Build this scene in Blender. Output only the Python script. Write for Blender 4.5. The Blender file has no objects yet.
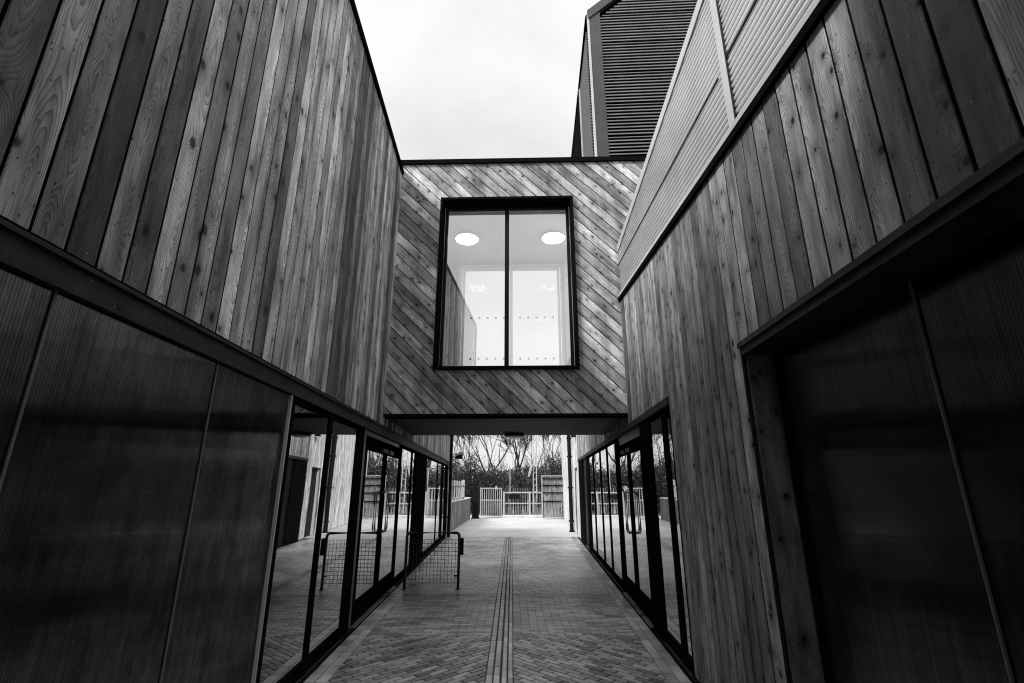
import bpy, math, random
from mathutils import Vector, noise as mnoise
random.seed(7)
R = math.radians
scene = bpy.context.scene
col = scene.collection
PI = math.pi

# ------------------------------------------------------------------ helpers
def tag(o, label=None, cat=None, group=None, kind=None):
    if label: o['label'] = label
    if cat: o['category'] = cat
    if group: o['group'] = group
    if kind: o['kind'] = kind
    return o

def empty(name, loc, label, cat, group=None):
    o = bpy.data.objects.new(name, None); col.objects.link(o)
    o.location = loc; o.empty_display_size = .2
    return tag(o, label, cat, group)

def ident(x, y, z): return Vector((x, y, z))
AL, AR = -0.0317, 0.0515
def LW(d, y, z): return Vector((-1.68 + AL*y - d, y, z))     # left wall: d = depth into the wall
def RW(d, y, z): return Vector((1.335 + AR*y + d, y, z))     # right wall
BY, BROT = 7.17, R(-1.5)
def BR(x, d, z):                                             # link bridge: d = depth behind its front face
    c, s = math.cos(BROT), math.sin(BROT)
    return Vector((x*c - d*s, BY + x*s + d*c, z))

class MB:
    def __init__(s): s.v = []; s.f = []; s.r = []; s.uv = []; s.mi = {}
    def face(s, pts, rnd=.5, uv=None, mi=0):
        if mi: s.mi[len(s.f)] = mi
        n = len(s.v); s.v += [Vector(p) for p in pts]; s.f.append(list(range(n, n+len(pts))))
        s.r.append(rnd)
        if uv is None: uv = [(0, 0)]*len(pts)
        s.uv += uv
    def hexa(s, c, rnd=.5):
        # c: 8 corners, 0-3 bottom ring, 4-7 top ring
        for q in ((3,2,1,0),(4,5,6,7),(0,1,5,4),(1,2,6,5),(2,3,7,6),(3,0,4,7)):
            p = [c[i] for i in q]
            a = (p[1]-p[0]).length; b = (p[3]-p[0]).length
            s.face(p, rnd, [(0,0),(a,0),(a,b),(0,b)] if a < b else [(0,0),(0,a),(b,a),(b,0)])
    def box(s, x0, x1, y0, y1, z0, z1, fn=ident, rnd=.5):
        s.hexa([fn(x0,y0,z0),fn(x1,y0,z0),fn(x1,y1,z0),fn(x0,y1,z0),fn(x0,y0,z1),fn(x1,y0,z1),fn(x1,y1,z1),fn(x0,y1,z1)], rnd)
    def tube(s, pts, rad, seg=8, caps=True):
        pts = [Vector(p) for p in pts]
        rads = rad if isinstance(rad, (list, tuple)) else [rad]*len(pts)
        rings = []
        ref = None
        for i, p in enumerate(pts):
            if i == 0: t = pts[1]-pts[0]
            elif i == len(pts)-1: t = pts[-1]-pts[-2]
            else: t = (pts[i+1]-pts[i]).normalized() + (pts[i]-pts[i-1]).normalized()
            t.normalize()
            if ref is None:
                ref = Vector((0,0,1)) if abs(t.z) < .9 else Vector((1,0,0))
            a = t.cross(ref).normalized(); b = t.cross(a).normalized()
            ref = -b if False else ref
            rings.append([p + (a*math.cos(2*PI*k/seg) + b*math.sin(2*PI*k/seg))*rads[i] for k in range(seg)])
        n = len(s.v)
        for rg in rings: s.v += rg
        for i in range(len(rings)-1):
            for k in range(seg):
                k2 = (k+1) % seg
                s.f.append([n+i*seg+k, n+i*seg+k2, n+(i+1)*seg+k2, n+(i+1)*seg+k]); s.r.append(.5); s.uv += [(0,0)]*4
        if caps:
            s.f.append([n+k for k in range(seg)][::-1]); s.r.append(.5); s.uv += [(0,0)]*seg
            m = n+(len(rings)-1)*seg
            s.f.append([m+k for k in range(seg)]); s.r.append(.5); s.uv += [(0,0)]*seg
    def build(s, name, mat, parent=None, smooth=False):
        me = bpy.data.meshes.new(name)
        me.from_pydata([tuple(v) for v in s.v], [], s.f)
        ul = me.uv_layers.new(name='UVMap')
        if len(s.uv) == len(me.loops):
            ul.data.foreach_set('uv', [c for t in s.uv for c in t])
        at = me.attributes.new('rnd', 'FLOAT', 'FACE')
        at.data.foreach_set('value', s.r)
        for m_ in (mat if isinstance(mat, (list, tuple)) else (mat,)): me.materials.append(m_)
        for k_, v_ in s.mi.items(): me.polygons[k_].material_index = v_
        if smooth:
            me.polygons.foreach_set('use_smooth', [True]*len(me.polygons))
        me.update()
        o = bpy.data.objects.new(name, me); col.objects.link(o)
        if parent is not None:
            o.parent = parent
            o.matrix_parent_inverse = parent.matrix_basis.inverted()
        return o

def struct(o): o['kind'] = 'structure'; return o

# ------------------------------------------------------------------ materials
class NT:
    def __init__(s, name):
        s.m = bpy.data.materials.new(name); s.m.use_nodes = True
        s.t = s.m.node_tree; s.n = s.t.nodes; s.l = s.t.links
        s.b = s.n['Principled BSDF']; s.out = s.n['Material Output']
    def new(s, k, **kw):
        x = s.n.new(k)
        for a, b in kw.items(): setattr(x, a, b)
        return x
    def put(s, sock, v):
        if isinstance(v, bpy.types.NodeSocket): s.l.new(v, sock)
        else: sock.default_value = v
    def m_(s, op, a, b=None, c=None, clamp=False):
        x = s.new('ShaderNodeMath', operation=op, use_clamp=clamp)
        s.put(x.inputs[0], a)
        if b is not None: s.put(x.inputs[1], b)
        if c is not None: s.put(x.inputs[2], c)
        return x.outputs[0]
    def xyz(s, a, b, c):
        x = s.new('ShaderNodeCombineXYZ')
        for i, v in enumerate((a, b, c)): s.put(x.inputs[i], v)
        return x.outputs[0]
    def sep(s, v):
        x = s.new('ShaderNodeSeparateXYZ'); s.l.new(v, x.inputs[0]); return x.outputs
    def noise(s, vec, scale=1, detail=2, rough=.5, dist=0):
        x = s.new('ShaderNodeTexNoise'); s.l.new(vec, x.inputs['Vector'])
        x.inputs['Scale'].default_value = scale; x.inputs['Detail'].default_value = detail
        x.inputs['Roughness'].default_value = rough; x.inputs['Distortion'].default_value = dist
        return x.outputs['Fac']
    def vor(s, vec, scale=1, dims='2D'):
        x = s.new('ShaderNodeTexVoronoi', voronoi_dimensions=dims); s.l.new(vec, x.inputs['Vector'])
        x.inputs['Scale'].default_value = scale
        return x.outputs['Distance'], x.outputs['Color']
    def rng(s, v, a, b, c, d, smooth=False):
        x = s.new('ShaderNodeMapRange')
        if smooth: x.interpolation_type = 'SMOOTHSTEP'
        s.put(x.inputs['Value'], v)
        for k, q in zip(('From Min','From Max','To Min','To Max'), (a,b,c,d)): s.put(x.inputs[k], q)
        return x.outputs['Result']
    def grey(s, v):
        x = s.new('ShaderNodeCombineColor')
        for i in range(3): s.put(x.inputs[i], v)
        return x.outputs[0]
    def attr(s, name='rnd'):
        return s.new('ShaderNodeAttribute', attribute_name=name).outputs['Fac']
    def uv(s): return s.new('ShaderNodeTexCoord').outputs['UV']
    def obj(s): return s.new('ShaderNodeTexCoord').outputs['Object']
    def bump(s, h, strength=.3, dist=.01):
        x = s.new('ShaderNodeBump'); s.put(x.inputs['Height'], h)
        x.inputs['Strength'].default_value = strength; x.inputs['Distance'].default_value = dist
        s.l.new(x.outputs[0], s.b.inputs['Normal'])
    def base(s, v): s.l.new(s.grey(v), s.b.inputs['Base Color'])

def wood(name, lo, hi, ringk=1.0, knot=1.0, rough=.6, ks=(3.4, 2.3)):
    t = NT(name)
    u, v, _ = t.sep(t.uv())
    r = t.attr()
    r2 = t.m_('FRACT', t.m_('MULTIPLY', r, 37.7))
    r3 = t.m_('FRACT', t.m_('MULTIPLY', r, 91.3))
    vv = t.m_('ADD', v, t.m_('MULTIPLY', r, 61.0))
    uu = t.m_('ADD', u, t.m_('MULTIPLY', r2, 23.0))
    # knots
    kd, kc = t.vor(t.xyz(t.m_('MULTIPLY', uu, ks[0]), t.m_('MULTIPLY', vv, ks[1]), 0.0), 1.0)
    k1 = t.m_('POWER', 2.718, t.m_('MULTIPLY', t.m_('POWER', t.m_('DIVIDE', kd, .19), 2.0), -1.0))
    k_a, k_b, k_c = t.sep(kc)
    core = t.rng(kd, t.rng(k_a, 0, 1, .0, .05), t.rng(k_a, 0, 1, .045, .115), 1, 0, True)
    # growth rings of a flat sawn board
    cc = t.m_('MULTIPLY', t.m_('SUBTRACT', r3, .5), .12)
    n1 = t.noise(t.xyz(t.m_('MULTIPLY', u, 2.0), t.m_('MULTIPLY', vv, .8), t.m_('MULTIPLY', r, 9.0)), 1.0, 2, .5)
    h = t.m_('MULTIPLY', t.m_('SUBTRACT', n1, .36), .34)
    du = t.m_('SUBTRACT', u, cc)
    rad = t.m_('SQRT', t.m_('ADD', t.m_('MULTIPLY', du, du), t.m_('MULTIPLY', h, h)))
    n2 = t.noise(t.xyz(t.m_('MULTIPLY', u, 30.0), t.m_('MULTIPLY', vv, 5.0), r), 1.0, 2, .55)
    rad = t.m_('ADD', rad, t.m_('MULTIPLY', n2, .010))
    rad = t.m_('ADD', rad, t.m_('MULTIPLY', k1, .030))
    wv = t.m_('FRACT', t.m_('DIVIDE', rad, t.rng(r2, 0, 1, .0040, .0092)))
    ring = t.m_('POWER', wv, 2.6)
    fib = t.noise(t.xyz(t.m_('MULTIPLY', uu, 420.0), t.m_('MULTIPLY', vv, 7.0), 0.0), 1.0, 3, .6)
    blot = t.noise(t.xyz(t.m_('MULTIPLY', uu, 9.0), t.m_('MULTIPLY', vv, 1.6), r), 1.0, 3, .6)
    tone = t.rng(r3, 0, 1, lo, hi)
    c = t.m_('MULTIPLY', tone, t.rng(ring, 0, 1, 1.0 + .22*ringk, 1.0 - .58*ringk))
    c = t.m_('MULTIPLY', c, t.rng(fib, .3, .7, .56, 1.36))
    c = t.m_('MULTIPLY', c, t.rng(blot, .32, .68, .42, 1.50))
    c = t.m_('MULTIPLY', c, t.m_('SUBTRACT', 1.0, t.m_('MULTIPLY', k1, .45*knot)))
    c = t.m_('MULTIPLY', c, t.m_('SUBTRACT', 1.0, t.m_('MULTIPLY', core, .88*knot)))
    # small pin knots and resin / nail specks
    sd, sc = t.vor(t.xyz(t.m_('MULTIPLY', uu, 26.0), t.m_('MULTIPLY', vv, 14.0), 0.0), 1.0)
    s1, s2, s3 = t.sep(sc)
    dark = t.m_('MULTIPLY', t.rng(sd, .07, .13, 1, 0), t.m_('GREATER_THAN', s1, .86))
    lite = t.m_('MULTIPLY', t.rng(sd, .03, .06, 1, 0), t.m_('GREATER_THAN', s2, .965))
    c = t.m_('MULTIPLY', c, t.m_('SUBTRACT', 1.0, t.m_('MULTIPLY', dark, .75)))
    # fixings: two nails per batten
    vn = t.m_('ABSOLUTE', t.m_('SUBTRACT', t.m_('FRACT', t.m_('DIVIDE', v, .6)), .5))
    un = t.m_('ABSOLUTE', t.m_('SUBTRACT', t.m_('ABSOLUTE', u), .042))
    nail = t.m_('SQRT', t.m_('ADD', t.m_('POWER', t.m_('MULTIPLY', vn, .6), 2.0), t.m_('POWER', un, 2.0)))
    nl = t.rng(nail, .0034, .0056, 1, 0)
    c = t.m_('MULTIPLY', c, t.m_('SUBTRACT', 1.0, t.m_('MULTIPLY', nl, .7)))
    ox, oy, oz = t.sep(t.obj())
    stn = t.noise(t.xyz(t.m_('MULTIPLY', oy, 5.0), t.m_('MULTIPLY', ox, 5.0), t.m_('MULTIPLY', oz, .5)), 1, 4, .6)
    c = t.m_('MULTIPLY', c, t.rng(stn, .32, .62, .62, 1.16))
    c = t.m_('ADD', c, t.m_('MULTIPLY', lite, .45))
    t.base(c)
    t.b.inputs['Roughness'].default_value = rough
    t.put(t.b.inputs['Roughness'], t.rng(ring, 0, 1, rough+.1, rough-.06))
    t.b.inputs['Specular IOR Level'].default_value = .22
    hgt = t.m_('SUBTRACT', t.m_('ADD', t.m_('MULTIPLY', ring, .5), t.m_('MULTIPLY', fib, .7)), t.m_('MULTIPLY', core, .8))
    t.bump(hgt, .35, .004)
    return t.m

def plain(name, g, rough=.5, metal=0., var=.15, scale=6., bump=0., spec=None):
    t = NT(name)
    n = t.noise(t.obj(), scale, 4, .6)
    n2 = t.noise(t.obj(), scale*.17, 3, .6)
    c = t.m_('MULTIPLY', t.rng(n, .3, .7, g*(1-var), g*(1+var)), t.rng(n2, .3, .7, 1-var, 1+var))
    t.base(c); t.b.inputs['Metallic'].default_value = metal
    t.put(t.b.inputs['Roughness'], t.rng(n2, .3, .7, max(.03, rough-.07), rough+.07))
    if spec is not None: t.b.inputs['Specular IOR Level'].default_value = spec
    if bump: t.bump(n, bump, .01)
    return t.m

def glass(name, base, gain, tint, rough=0.004, wobk=.12):
    t = NT(name)
    lw = t.new('ShaderNodeLayerWeight'); lw.inputs['Blend'].default_value = .5
    f = t.m_('ADD', base, t.m_('MULTIPLY', t.m_('POWER', lw.outputs['Facing'], 2.6), gain), clamp=True)
    tr = t.new('ShaderNodeBsdfTransparent'); tr.inputs[0].default_value = (tint, tint, tint, 1)
    gl = t.new('ShaderNodeBsdfGlossy'); gl.inputs['Color'].default_value = (.93, .93, .93, 1); gl.inputs['Roughness'].default_value = rough
    wob = t.noise(t.obj(), .9, 1, .4)
    bp = t.new('ShaderNodeBump'); t.l.new(wob, bp.inputs['Height']); bp.inputs['Strength'].default_value = wobk; bp.inputs['Distance'].default_value = .02
    t.l.new(bp.outputs[0], gl.inputs['Normal'])
    mx = t.new('ShaderNodeMixShader'); t.l.new(f, mx.inputs[0]); t.l.new(tr.outputs[0], mx.inputs[1]); t.l.new(gl.outputs[0], mx.inputs[2])
    t.l.new(mx.outputs[0], t.out.inputs['Surface']); t.n.remove(t.b)
    return t.m

def poly(name, f0=.15, f1=.33):
    # multiwall polycarbonate: fine vertical flutes over a dark void; the flutes smear reflections sideways
    t = NT(name)
    x, y, z = t.sep(t.obj())
    s = t.m_('SINE', t.m_('MULTIPLY', y, 2*PI/.014))
    n = t.noise(t.xyz(t.m_('MULTIPLY', y, 45.0), t.m_('MULTIPLY', z, .5), 0.0), 1, 2, .5)
    n3 = t.noise(t.xyz(y, z, 0.0), 1.3, 4, .6)
    n4 = t.noise(t.xyz(t.m_('MULTIPLY', y, 3.0), t.m_('MULTIPLY', z, 2.0), 2.0), 2.0, 4, .65)
    c = t.m_('MULTIPLY', t.rng(s, -1, 1, .002, .008), t.rng(n4, .35, .65, .5, 1.8))
    t.base(c); t.b.inputs['Roughness'].default_value = .6; t.b.inputs['Specular IOR Level'].default_value = 0
    lw = t.new('ShaderNodeFresnel'); lw.inputs['IOR'].default_value = 1.5
    gl = t.new('ShaderNodeBsdfAnisotropic'); gl.inputs['Anisotropy'].default_value = .93
    t.put(gl.inputs['Roughness'], t.rng(n3, .3, .7, .06, .11))
    g = t.m_('MULTIPLY', t.rng(s, -1, 1, .55, 1.0), t.rng(n, .3, .7, .6, 1.0))
    t.l.new(t.grey(g), gl.inputs['Color'])
    t.l.new(t.xyz(0.0, 0.0, 1.0), gl.inputs['Tangent'])
    mx = t.new('ShaderNodeMixShader'); t.l.new(t.m_('MULTIPLY', lw.outputs[0], t.rng(n4, .32, .66, f0, f1)), mx.inputs[0]); t.l.new(t.b.outputs[0], mx.inputs[1]); t.l.new(gl.outputs[0], mx.inputs[2])
    t.l.new(mx.outputs[0], t.out.inputs['Surface'])
    return t.m

def emis(name, st):
    t = NT(name); t.b.inputs['Base Color'].default_value = (.8, .8, .8, 1)
    t.b.inputs['Emission Color'].default_value = (1, 1, 1, 1); t.b.inputs['Emission Strength'].default_value = st
    return t.m

def paver_mat(name, lo, hi):
    t = NT(name); r = t.attr()
    n = t.noise(t.obj(), 55, 4, .65); n2 = t.noise(t.obj(), .8, 4, .6); n3 = t.noise(t.obj(), 7, 3, .6)
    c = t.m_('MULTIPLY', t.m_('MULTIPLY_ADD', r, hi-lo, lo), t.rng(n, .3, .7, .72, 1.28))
    c = t.m_('MULTIPLY', c, t.rng(n2, .3, .7, .55, 1.35)); c = t.m_('MULTIPLY', c, t.rng(n3, .3, .7, .85, 1.15))
    t.base(c); t.put(t.b.inputs['Roughness'], t.rng(n2, .3, .7, .26, .44))
    t.bump(n, .2, .002)
    return t.m

def foliage(name, lo, hi):
    t = NT(name); r = t.attr(); n = t.noise(t.obj(), 1.2, 3, .6)
    t.base(t.m_('MULTIPLY', t.rng(r, 0, 1, lo, hi), t.rng(n, .3, .7, .5, 1.5))); t.b.inputs['Roughness'].default_value = .8
    return t.m

M = dict(
    inner_b=plain('grey interior end wall', .16, .8),
    edge=plain('shade-toned board edges', .02, .9, 0, .3, 8, 0, .05),  # dark tone paints the shade of the gaps onto the board sides
    wood=wood('timber cladding', .05, .60, ringk=1.15),
    wood_r=wood('knotty timber cladding', .09, .37, knot=1.1, ks=(5.2, 3.9)),
    wood_b=wood('diagonal timber cladding', .18, .54, ringk=.8, ks=(5.0, 3.9)),
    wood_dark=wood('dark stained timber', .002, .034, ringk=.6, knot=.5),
    wood_pale=wood('pale timber boards', .40, .62, ringk=.5, knot=.6),
    backing=plain('black membrane', .003, .95, 0, .15, 6, 0, 0.0),
    dark=plain('dark coated metal', .006, .6, .0, .2, 5, 0, .0),
    mid=plain('grey coated metal', .05, .45, .0, .12, 4, 0, .25),
    corr=plain('corrugated light metal', .54, .30, .6, .10, 3),
    cover=plain('light metal flashing', .42, .5, .1, .08, 3),
    joint=plain('translucent panel joint', .12, .4),
    poly=poly('dark multiwall polycarbonate'),
    poly_r=poly('recessed multiwall polycarbonate', 1.8, 2.6),
    glass=glass('dark reflective glazing', .22, 1.0, .30),
    glass_b=glass('coated bridge glazing', .48, 1.0, .98, wobk=0.0),
    glass_c=glass('clear far glazing', .01, .12, .97, wobk=0.0),
    steel=plain('stainless steel', .45, .3, .9, .1, 9),
    white=plain('white painted lining', .82, .6, 0, .04, 2),
    pale=wood('pale weathered vertical boards', .44, .56, ringk=.25, knot=.3),
    render=plain('white render', .70, .8, 0, .06, 2),
    whitepaint=plain('white painted metal', .34, .5, 0, .12, 6),
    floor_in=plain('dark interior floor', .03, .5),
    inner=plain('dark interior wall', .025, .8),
    conc=plain('pale concrete', .50, .85, 0, .15, 8, .3),
    yard=plain('pale yard concrete', .33, .85, 0, .10, 3, .2),
    earth=plain('rough grass and earth', .10, .95, 0, .4, 3, .5),
    sand=plain('jointing sand', .02, .95, 0, .3, 30),
    brick=paver_mat('block paving', .03, .23),
    brick2=paver_mat('pale block paving', .12, .28),
    rib=plain('louvre blade metal', .15, .42, .3, .15, 3),
    black=plain('black plastic', .008, .5, 0, .15, 6, 0, .1),
    bark=foliage('bark', .015, .03),
    twig=foliage('bare twigs', .012, .035),
    leaf=foliage('dark evergreen leaves', .02, .075),
    fence=wood('pale fence timber', .13, .27, ringk=.5),
    dot=plain('frosted dot film', .35, .7),
    lamp=emis('lit lamp diffuser', 12.0),
    lamp_off=plain('unlit lamp diffuser', .8, .35),
)

# ------------------------------------------------------------------ boards
def board_mesh(mb, o, U, V, N, poly2, rnd, thick=.022, ch=.0035, uc=0., bev=True):
    """poly2: convex polygon in (u,v) (v along the board); extruded by thick towards N from o."""
    def P(u, v, t): return o + U*u + V*v + N*t
    cx = sum(p[0] for p in poly2)/len(poly2); cy = sum(p[1] for p in poly2)/len(poly2)
    n = len(poly2)
    if bev:
        q = []
        for i in range(n):                                     # shrink only across the board
            u, v = poly2[i]
            q.append((u + (ch if u < cx else -ch), v))
    else: q = poly2
    mb.face([P(u, v, thick) for u, v in q], rnd, [(u-uc, v) for u, v in q])
    for i in range(n):
        a, b = poly2[i], poly2[(i+1) % n]; qa, qb = q[i], q[(i+1) % n]
        if bev:
            mb.face([P(a[0],a[1],thick-ch), P(b[0],b[1],thick-ch), P(qb[0],qb[1],thick), P(qa[0],qa[1],thick)], rnd,
                    [(a[0]-uc,a[1]),(b[0]-uc,b[1]),(qb[0]-uc,qb[1]),(qa[0]-uc,qa[1])])
        mb.face([P(a[0],a[1],0), P(b[0],b[1],0), P(b[0],b[1],thick-(ch if bev else 0)), P(a[0],a[1],thick-(ch if bev else 0))], rnd,
                [(a[0]-uc,a[1]),(b[0]-uc,b[1]),(b[0]-uc,b[1]+.02),(a[0]-uc,a[1]+.02)], 1)

def wall_boards(mb, wfn, side, y0, y1, zlo, zhi, pitch=.15, gap=.013, d=0.022):
    """vertical boards; zlo/zhi numbers or functions of y. Board front stands at depth 0."""
    y = y0
    while y < y1 - .02:
        w = pitch
        ye = min(y + w, y1)
        a, b = y + gap/2, ye - gap/2
        o = wfn(d, 0, 0)
        V = Vector((0,0,1)); U = (wfn(0,1,0)-wfn(0,0,0)); N = Vector((side, 0, 0))
        lo = (lambda q: zlo(q)) if callable(zlo) else (lambda q: zlo)
        hi = (lambda q: zhi(q)) if callable(zhi) else (lambda q: zhi)
        poly2 = [(a, lo(a)), (b, lo(b)), (b, hi(b)), (a, hi(a))]
        rr = random.random()
        board_mesh(mb, o, U, V, N, poly2, rr, thick=d + random.uniform(-.0015, .0015), uc=(a+b)/2)
        y = ye

def clip(poly, a, b, c):
    """keep a*x+b*y<=c"""
    out = []
    for i in range(len(poly)):
        p, q = poly[i], poly[(i+1) % len(poly)]
        dp = a*p[0]+b*p[1]-c; dq = a*q[0]+b*q[1]-c
        if dp <= 0: out.append(p)
        if (dp < 0 < dq) or (dq < 0 < dp):
            t = dp/(dp-dq); out.append((p[0]+(q[0]-p[0])*t, p[1]+(q[1]-p[1])*t))
    return out

# =================================================================== LEFT BUILDING
LB = empty('timber_building', (-1.9, 0, 0), 'tall timber clad building on the left with near-black ribbed panels and glazed doors below', 'building')
mb = MB(); wall_boards(mb, LW, 1, -.7, 9.85, 2.48, 6.78); wall_boards(mb, LW, 1, 9.85, 18.6, 2.48, 3.62)
mb.build('cladding', (M['wood'], M['edge']), LB)
mb = MB(); mb.box(.045, .061, -.7, 9.9, 2.463, 6.77, LW); mb.box(.045, .061, 9.9, 18.62, 2.463, 3.6, LW); mb.build('membrane', M['backing'], LB)
mb = MB(); mb.box(.062, 7, -.72, 9.86, 2.62, 6.74, LW); mb.box(.062, 7, 9.862, 18.64, 2.62, 3.58, LW); mb.build('wall', M['inner'], LB)
mb = MB(); mb.box(-.03, 7.02, -.74, 9.9, 6.79, 6.87, LW); mb.box(-.03, 7.02, 9.902, 18.66, 3.63, 3.70, LW); mb.build('roof_edge', M['dark'], LB)
mb = MB(); mb.box(-.018, .30, -.7, 18.62, 2.442, 2.462, LW); mb.box(-.002, .075, -.7, 18.62, 2.33, 2.441, LW)
mb.build('fascia', M['wood_dark'], LB)
# corner trim where the wall ends behind the viewer
mb = MB(); mb.box(-.02, .3, -.86, -.705, 0, 6.785, LW); mb.build('corner_trim', M['dark'], LB)
# unseen flat slab behind the viewer, added to shade near walls and ground
mb = MB(); mb.box(-3.02, -.005, -6.5, .8, 4.50, 4.66, LW); mb.build('shade_slab', M['dark'], LB)
# interior lining
mb = MB()
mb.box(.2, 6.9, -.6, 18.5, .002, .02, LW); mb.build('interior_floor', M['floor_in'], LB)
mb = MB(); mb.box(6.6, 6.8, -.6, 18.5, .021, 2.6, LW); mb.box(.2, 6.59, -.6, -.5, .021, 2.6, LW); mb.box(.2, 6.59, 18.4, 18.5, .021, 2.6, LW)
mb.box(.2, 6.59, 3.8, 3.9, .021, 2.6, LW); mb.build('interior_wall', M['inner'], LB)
# polycarbonate panels
for a, b in ((-.68, .58), (.60, 1.725), (1.745, 2.86), (2.88, 3.943)):
    mb = MB(); mb.box(.03, .07, a, b, .09, 2.45, LW); mb.build('ribbed_panel', M['poly'], LB)
for y in (.59, 1.735, 2.87):
    mb = MB(); mb.box(.022, .029, y-.005, y+.005, .09, 2.42, LW); mb.build('panel_joint', M['joint'], LB)
mb = MB(); mb.box(.0, .14, -.7, 3.97, 0.0, .085, LW); mb.build('plinth', M['dark'], LB)
mb = MB(); mb.box(.012, .15, 3.963, 4.05, .087, 2.325, LW); mb.build('corner_post', M['dark'], LB)
mb = MB(); mb.box(.004, .029, 3.945, 3.962, .087, 2.325, LW); mb.build('corner_bead', M['cover'], LB)

def glazed_run(B, wfn, bars, panes, doors, ztop, sill_to, z0=.07):
    for (a, b, dep, f, mat) in bars:
        mb = MB(); mb.box(f, dep, a, b, 0.0, ztop, wfn); mb.build('mullion' if b-a < .12 else 'post', M[mat], B)
    for (a, b) in panes:
        mb = MB(); mb.box(.034, .046, a, b, z0+.05, ztop-.055, wfn); mb.build('window_pane', M['glass'], B)
        mb = MB(); mb.box(.02, .12, a, b, 0.012, z0+.048, wfn); mb.build('sill_rail', M['dark'], B)
        mb = MB(); mb.box(.02, .12, a, b, ztop-.053, ztop, wfn); mb.build('head_rail', M['dark'], B)
    for (a, b, hs) in doors:
        # a..b leaf span, hs = +1 handle at b, -1 at a
        st = .10
        leaf = MB()
        leaf.box(.018, .07, a, a+st, .025, 2.17, wfn); leaf.box(.018, .07, b-st, b, .025, 2.17, wfn)
        leaf.box(.020, .068, a+st+.001, b-st-.001, .027, .27, wfn); leaf.box(.020, .068, a+st+.001, b-st-.001, 2.07, 2.168, wfn)
        D = leaf.build('door', M['dark'], B)
        g = MB(); g.box(.030, .040, a+st, b-st, .27, 2.07, wfn); g.build('door_pane', M['glass'], D)
        yh = b-.05 if hs > 0 else a+.05
        h = MB()
        h.tube([wfn(.035, yh, 1.52), wfn(-.045, yh, 1.54), wfn(-.06, yh, 1.50), wfn(-.06, yh, 1.02), wfn(-.045, yh, .97), wfn(.035, yh, .98)], .013, 8)
        h.build('pull_handle', M['steel'], D, True)
        cl = MB(); cl.box(-.03, .0175, min(yh, yh-hs*.32), max(yh, yh-hs*.32), 2.09, 2.14, wfn); cl.build('door_closer', M['black'], D)
        # transom over the door
        mb = MB(); mb.box(.037, .11, a, b, 2.20, 2.26, wfn); mb.build('transom_bar', M['dark'], B)
        mb = MB(); mb.box(.05, .09, a, b, 2.262, ztop, wfn); mb.build('transom_panel', M['mid'], B)
        mb = MB(); mb.box(-.03, .10, a, b, .004, .022, wfn); mb.build('threshold', M['steel'], B)

glazed_run(LB, LW,
    bars=[(4.98,5.06,.13,.018,'dark'), (6.06,6.30,.15,.012,'dark'), (6.30,6.42,.13,.02,'mid'), (8.86,8.98,.13,.025,'dark'),
          (10.05,10.12,.13,.018,'dark'), (10.55,12.1,.22,.004,'dark'), (14.6,14.68,.13,.018,'dark'), (17.0,17.5,.15,.004,'dark')],
    panes=[(4.06,4.975), (5.065,6.055), (8.985,10.045), (10.125,10.545), (12.105,14.595), (14.685,16.995)],
    doors=[(6.44,7.62,1), (7.64,8.85,-1)], ztop=2.325, sill_to=0)
mb = MB(); mb.box(-.02, .12, 17.52, 18.62, 0, 2.325, LW); mb.build('end_wall', M['wood'], LB)
mb = MB(); mb.tube([LW(-.11, 17.3, 0), LW(-.11, 17.3, 3.6)], .055, 10)
for z in (.6, 2.2, 3.3): mb.box(-.17, -.021, 17.27, 17.33, z, z+.05, LW)
mb.build('downpipe', M['black'], LB)

# =================================================================== RIGHT BUILDING
RB = empty('timber_building', (1.9, 0, 0), 'lower timber clad building on the right topped by a light corrugated metal band', 'building')
def rib_line(y): return 3.455 + .138*y
mb = MB()
wall_boards(mb, RW, -1, 4.85, 16.45, 2.48, lambda y: min(rib_line(y), 4.60))        # above the glazing
wall_boards(mb, RW, -1, 3.05, 4.85, .03, rib_line)                                  # down to the ground
wall_boards(mb, RW, -1, -5.05, 3.05, 2.505, rib_line)                                # above the recess
mb.build('cladding', (M['wood_r'], M['edge']), RB)
mb = MB()
mb.hexa([RW(d_,y_,z_) for (d_,y_,z_) in ((.045,-5.05,2.503),(.06,-5.05,2.503),(.06,16.45,2.503),(.045,16.45,2.503),(.045,-5.05,rib_line(-5.05)-.01),(.06,-5.05,rib_line(-5.05)-.01),(.06,16.45,5.2),(.045,16.45,5.2))])
mb.box(.045, .06, 3.056, 4.85, 0, 2.5, RW); mb.build('membrane', M['backing'], RB)
mb = MB(); mb.box(.30, 8, -5.05, 16.46, 2.62, 5.31, RW); mb.build('wall', M['inner'], RB)
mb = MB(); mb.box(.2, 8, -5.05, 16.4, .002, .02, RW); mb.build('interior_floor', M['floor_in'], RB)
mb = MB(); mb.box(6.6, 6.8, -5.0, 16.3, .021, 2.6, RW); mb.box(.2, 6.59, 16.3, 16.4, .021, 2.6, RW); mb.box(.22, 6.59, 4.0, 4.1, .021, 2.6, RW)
mb.build('interior_wall', M['inner'], RB)
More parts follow.
